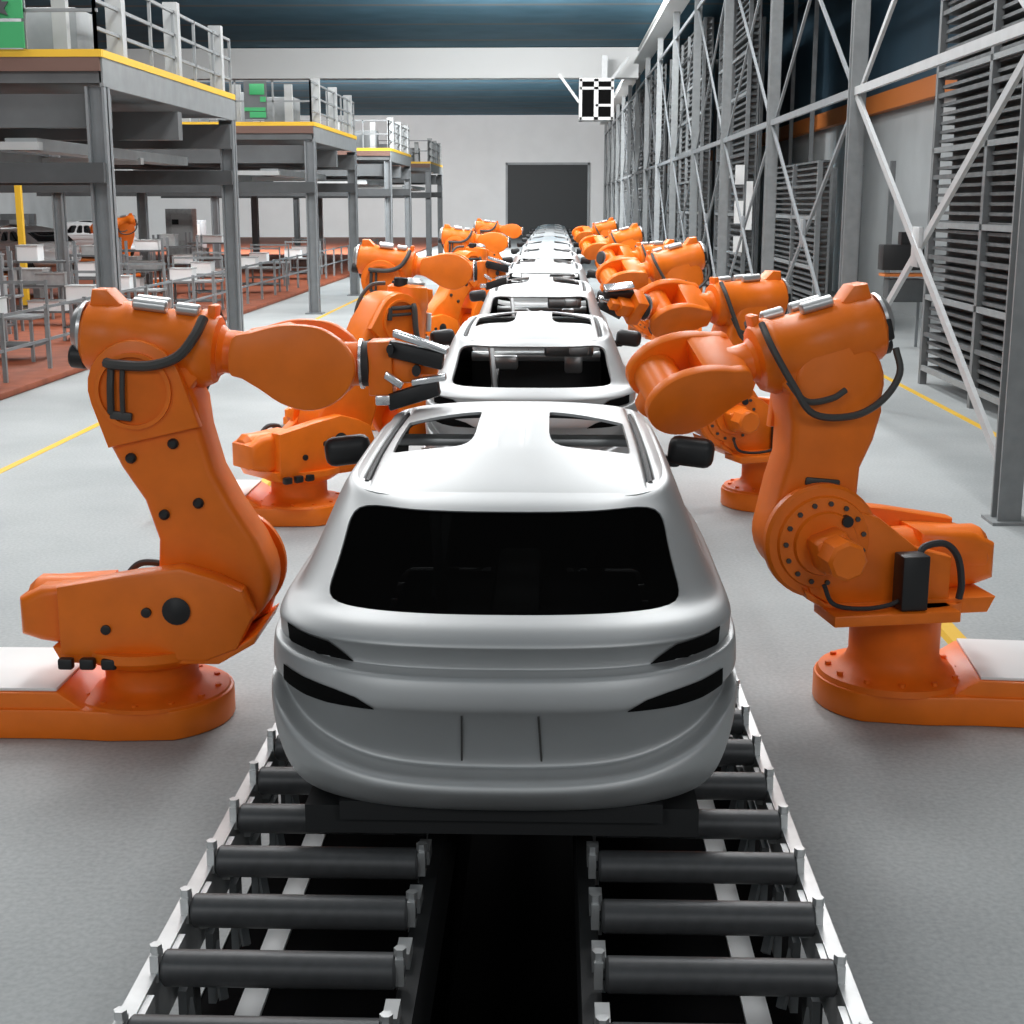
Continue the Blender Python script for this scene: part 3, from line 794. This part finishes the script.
for i in range(10):
    y = 23.5+i*4.4
    x = -10.4-(i % 2)*.5; w = 1.5
    bench(x, y, w, 'grey workbench %s along the near edge of the terracotta floor, from the front' % WORDS[i])
    bin_(x-.3, y-.1, .12+.88, (.62, .5, .34), 'white parts bin on the %s workbench along the terracotta edge' % WORDS[i])
    if i < 6:
        bench(x-3.4, y+1.6, 1.8, 'grey workbench %s in the rear row on the terracotta floor' % WORDS[i])
        bin_(x-3.2, y+1.5, 1.0, (.8, .6, .45), 'pale parts bin on the rear-row workbench, %s from the front' % WORDS[i], 'crate')
for i in range(7):
    y = 27.3+i*4.4; x = -13.0
    t = thing('parts_rack', 'open grey parts rack between the workbench rows, %s from the front' % WORDS[i], 'rack', (x, y, .12), 0, 'parts racks on the terracotta floor')
    for sx in (-1, 1):
        for sy in (-1, 1): MB().box((sx*.75, sy*.3, 1.0), (.07, .07, 2.0)).build('upright', M['column'], t)
    for z in (.35, 1.0, 1.6): MB().box((0, 0, z), (1.5, .62, .05)).build('shelf', M['deck'], t)
    for j, (z, nm) in enumerate(((.375, 'bottom'), (1.025, 'middle'), (1.625, 'top'))):
        bin_(x+(.25, -.3, .1)[(i+j) % 3], y, .12+z, ((.7, .5, .3), (.5, .45, .38), (.9, .5, .25))[(i+j) % 3], '%s box on the %s shelf of the %s grey parts rack' % (('white', 'grey')[(i+j) % 2], nm, WORDS[i]), ('wallw', 'crate')[(i+j) % 2])
# cabinets and machines further back
for i in range(9):
    x = -22.5-(i*29 % 7)*1.2; y = 36+i*7.2
    t = thing('machine_cabinet', 'tall grey machine cabinet, %s one behind the workbenches' % WORDS[i], 'cabinet', (x, y, .12), 0, 'machine cabinets')
    h = 2.0+(i*17 % 4)*.25
    MB().box((0, 0, h/2), (1.6, 1.2, h), bev=.03).build('cabinet_body', M[('duct', 'crate', 'column')[i % 3]], t)
    MB().box((.1, -.61, h*.6), (1.1, .03, h*.55)).build('cabinet_door', M['fascia'], t)
    MB().box((-.2, -.64, h*.72), (.4, .03, .3)).build('screen', M['glass'], t)
# fence of grey posts along the terracotta edge
t = thing('guard_fence', 'low grey guard fence along the terracotta floor edge', 'fence', (-9.5, 22, .12))
for i in range(26): MB().box((0, i*2.2, .6), (.07, .07, 1.2)).build('fence_post', M['post'], t)
m = MB()
for z in (.55, 1.15): m.box((0, 27.5, z), (.04, 55, .05))
m.build('fence_rail', M['column'], t)
# yellow hoist mast
t = thing('hoist_mast', 'thin yellow hoist mast standing at the far left', 'hoist', (-14.95, 40, .12))
MB().box((0, 0, 1.95), (.16, .16, 3.9)).build('mast', M['yellow'], t)
MB().box((0, 0, .06), (.6, .6, .12), bev=.02).build('foot', M['dark'], t)
MB().box((-.5, 0, 3.8), (1.2, .12, .14)).build('jib', M['yellow'], t)
# finished white cars on stands, far left
def wheel_mesh():
    m = MB(); m.lathe([(.0, -.1), (.2, -.1), (.3, -.11), (.34, -.07), (.34, .07), (.3, .11), (.2, .1), (0, .1)], (0, 0, 0), (1, 0, 0), 24); return m.mesh('wheel', M['black'])
WH = wheel_mesh()
SHW = SHELL.copy(); SHW.materials[0] = M['carwhite']; ROW = ROOF.copy(); ROW.materials[0] = M['carwhite']; ROW.materials[1] = M['carwhite']
def glazing():
    m = MB()
    m.prism([(.42, .86), (.83, 1.14), (3.3, 1.16), (3.85, .86)], -.74, .74, 'X')
    return m.mesh('glazing', M['glass'])
GL = glazing()
def white_car(x, y, rz, label):
    st = thing('car_stand', 'low rust coloured stand under the %s' % label[1], 'stand', (x, y, .12), rz, 'stands under the white cars')
    MB().box((0, 2.4, .70), (1.9, 4.6, .14), bev=.02).build('platform_plate', M['stripeorange'], st)
    for sx in (-1, 1):
        for yy in (.6, 4.2): MB().box((sx*.7, yy, .32), (.3, .3, .64)).build('leg', M['fascia'], st)
    c = thing('white_car', label[0], 'car', (x, y, .12+.77), rz, 'white cars')
    put('body_shell', SHW, c, T((0, 0, .22))); put('roof_panel', ROW, c, T((0, 0, .22))); put('glazing', GL, c, T((0, 0, .20)))
    for sx in (-1, 1):
        for yy in (.95, 3.95): put('wheel', WH, c, T((sx*.88, yy, .34)))
white_car(-16.1, 47, R(62), ('white finished car on a rust coloured stand at the far left edge', 'white car at the far left edge'))
white_car(-17.9, 60, R(62), ('white finished car behind the leftmost one, half hidden by a grey column', 'white car half hidden by a grey column'))
# orange arms working far behind, left
robot('small distant orange robot standing on the terracotta floor behind the platforms', (-15.6, 53, .12), R(200), 0, R(-10), R(12))

# ------------------------------------------------------------------ steel frame on the right
t = thing('steel_frame', 'tall galvanised steel frame with crossed braces along the right', 'steel frame', (4.6, 14, 0))
NP = 15; BAY = 8.4
PY = [0.15]+[8.55+8.2*i+.35*i for i in range(NP-1)]
for i, y in enumerate(PY):
    m = MB(); m.box((.08, y, 5.2), (.05, .22, 10.4)); m.box((-.02, y-.1, 5.2), (.22, .035, 10.4)); m.box((-.02, y+.1, 5.2), (.22, .035, 10.4)); m.box((0, y, .015), (.4, .4, .03))
    m.build('post', M['post'], t)
for i in range(NP-1):
    y0, y1 = PY[i], PY[i+1]; k = 'brace' if i == 0 else 'column'
    for z in (4.82, 9.3): MB().bar((-.05, y0, z), (-.05, y1, z), .06, .12).build('horizontal_strut', M[k], t)
    bw = .11 if i == 0 else .07
    MB().bar((-.04, y0+.1, .5), (-.04, y1-.1, 4.78), .05, bw).build('brace', M[k], t)
    MB().bar((.03, y0+.1, 4.78), (.03, y1-.1, .5), .05, bw).build('brace', M[k], t)
    MB().bar((-.04, y0+.1, 4.86), (-.04, y1-.1, 9.3), .05, bw*.8).build('brace', M[k], t)
    MB().bar((.03, y0+.1, 9.3), (.03, y1-.1, 4.86), .05, bw*.8).build('brace', M[k], t)
    if i < 5: MB().box((-.02, (y0+y1)/2, 2.62), (.06, .35, .5), bev=.01).build('gusset_plate', M[k], t)

# storage racks behind the frame
def rack(y0, y1, x0, x1, z0, z1, label, pitch, back='dark'):
    t = thing('storage_rack', label, 'rack', (x0, y0, 0), 0, 'storage racks on the right')
    L, W = y1-y0, x1-x0
    um = MB().box((0, 0, z1/2), (.12, .14, z1)).mesh('upright', M['rack'])
    nu = max(2, int(L/2.8)+1)
    for j in range(nu):
        for xx in (0, W): put('upright', um, t, T((xx, L*j/(nu-1), 0)))
    m = MB(); z = z0; k = 0
    while z < z1:
        m.box((.14, L/2, z), (.24, L-.05, pitch*.34)); 
        if k % 9 == 4: m.box((-.02, L/2, z), (.05, L, pitch*.5))
        z += pitch; k += 1
    m.build('louvre_shelf', M['slat'], t)
    MB().box((.30, L/2, (z0+z1)/2), (.06, L-.1, z1-z0)).build('back_panel', M[back], t)
    n = int((z1-z0)/1.25)
    for j in range(n):
        MB().box((-.03, L/2, z0+1.25*j), (.06, L, .09)).build('beam_bar', M['post'], t)
    return t
rack(13.2, 19.0, 6.6, 8.4, .3, 9.5, 'nearest storage rack on the right with many close grey shelves', .15)
rack(19.3, 25.5, 6.6, 8.4, .3, 9.5, 'second storage rack on the right, behind the crossed braces', .15)
rack(36.5, 44, 6.6, 8.4, .3, 4.2, 'third storage rack on the right, beyond the light gap', .15, 'rack')
rack(46, 54, 6.0, 8.0, .3, 9.8, 'fourth storage rack on the right, beyond the second post', .2, 'rack')
rack(56, 72, 5.6, 7.8, .3, 10, 'fifth storage rack on the right, deep along the frame', .22, 'rack')
rack(74, 96, 5.2, 7.6, .3, 10, 'sixth storage rack on the right, far along the frame', .25, 'rack')
rack(98, 132, 4.9, 7.6, .3, 10, 'farthest storage rack on the right, by the far wall', .3, 'rack')
# white panels on the fourth rack stand in for bright windows seen through, dark cabinet in the light gap
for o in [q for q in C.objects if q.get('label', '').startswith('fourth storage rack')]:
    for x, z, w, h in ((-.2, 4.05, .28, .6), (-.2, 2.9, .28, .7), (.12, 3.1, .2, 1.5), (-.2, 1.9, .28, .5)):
        MB().box((x, -.12, z), (w, .05, h)).build('window_light_panel', M['white'], o)
t = thing('switch_cabinet', 'dark switch cabinet with an orange shelf in the light gap behind the braces', 'cabinet', (7.75, 32, 0))
for sx in (-1, 1):
    for sy in (-1, 1): MB().box((sx*.4, sy*.25, .5), (.06, .06, 1.0)).build('leg', M['column'], t)
MB().box((0, 0, 1.28), (.8, .5, .5), bev=.02).build('lower_box', M['dark'], t)
MB().box((0, 0, 1.62), (1.0, .6, .06)).build('orange_shelf', M['stripeorange'], t)
MB().box((-.1, 0, 2.0), (.9, .5, .55), bev=.02).box((0, 0, 2.4), (.3, .3, .3)).build('upper_box', M['black'], t)

# ------------------------------------------------------------------ light
def area(loc, size, power, col=(1, 1, 1), rot=(0, 0, 0)):
    l = bpy.data.lights.new('lamp', 'AREA'); l.shape = 'RECTANGLE'; l.size, l.size_y = size; l.energy = power; l.color = col
    o = bpy.data.objects.new('hall_or_fill_light', l); C.objects.link(o); o.location = loc; o.rotation_euler = rot  # one name for the hall lamps and the added fill lights
    return o
for x in (-11, -3.5, 3):
    for y, p in ((4.5, 50), (13, 470), (22, 760), (32, 840), (42, 840), (52, 840)):
        area((x, y, 11.0), (2.2, 6), p)
for x in (-20, -11, -3): area((x, 91, 11.0), (5, 8), 9500, rot=(R(48), 0, 0))  # added out of sight behind the cross beam, tilted to brighten the far wall
for y in (24.5, 29, 44, 48): area((-11.5, y, 3.55), (4, .15), 110)  # added under the decks to brighten the dark space below
area((-1.5, 55.5, 10.6), (6, 1.5), 4500, rot=(R(70), 0, 0))  # unseen, added to brighten the front of the cross beam
for x in (-8, 7.5): area((x, -9, 9.5), (5, 3), 400, rot=(R(62), 0, 0))  # unseen fill added behind the camera for the surfaces facing it
for x in (-26, ):
    for y in (35, 60): area((x, y, 10.9), (4, 8), 1000)
w = bpy.data.worlds.new('world'); bpy.context.scene.world = w; w.use_nodes = True
w.node_tree.nodes['Background'].inputs[0].default_value = (.82, .88, .92, 1)
w.node_tree.nodes['Background'].inputs[1].default_value = .42

vs = bpy.context.scene.view_settings
vs.view_transform = 'Standard'; vs.look = 'None'; vs.exposure = -.1; vs.gamma = 1; vs.use_curve_mapping = False
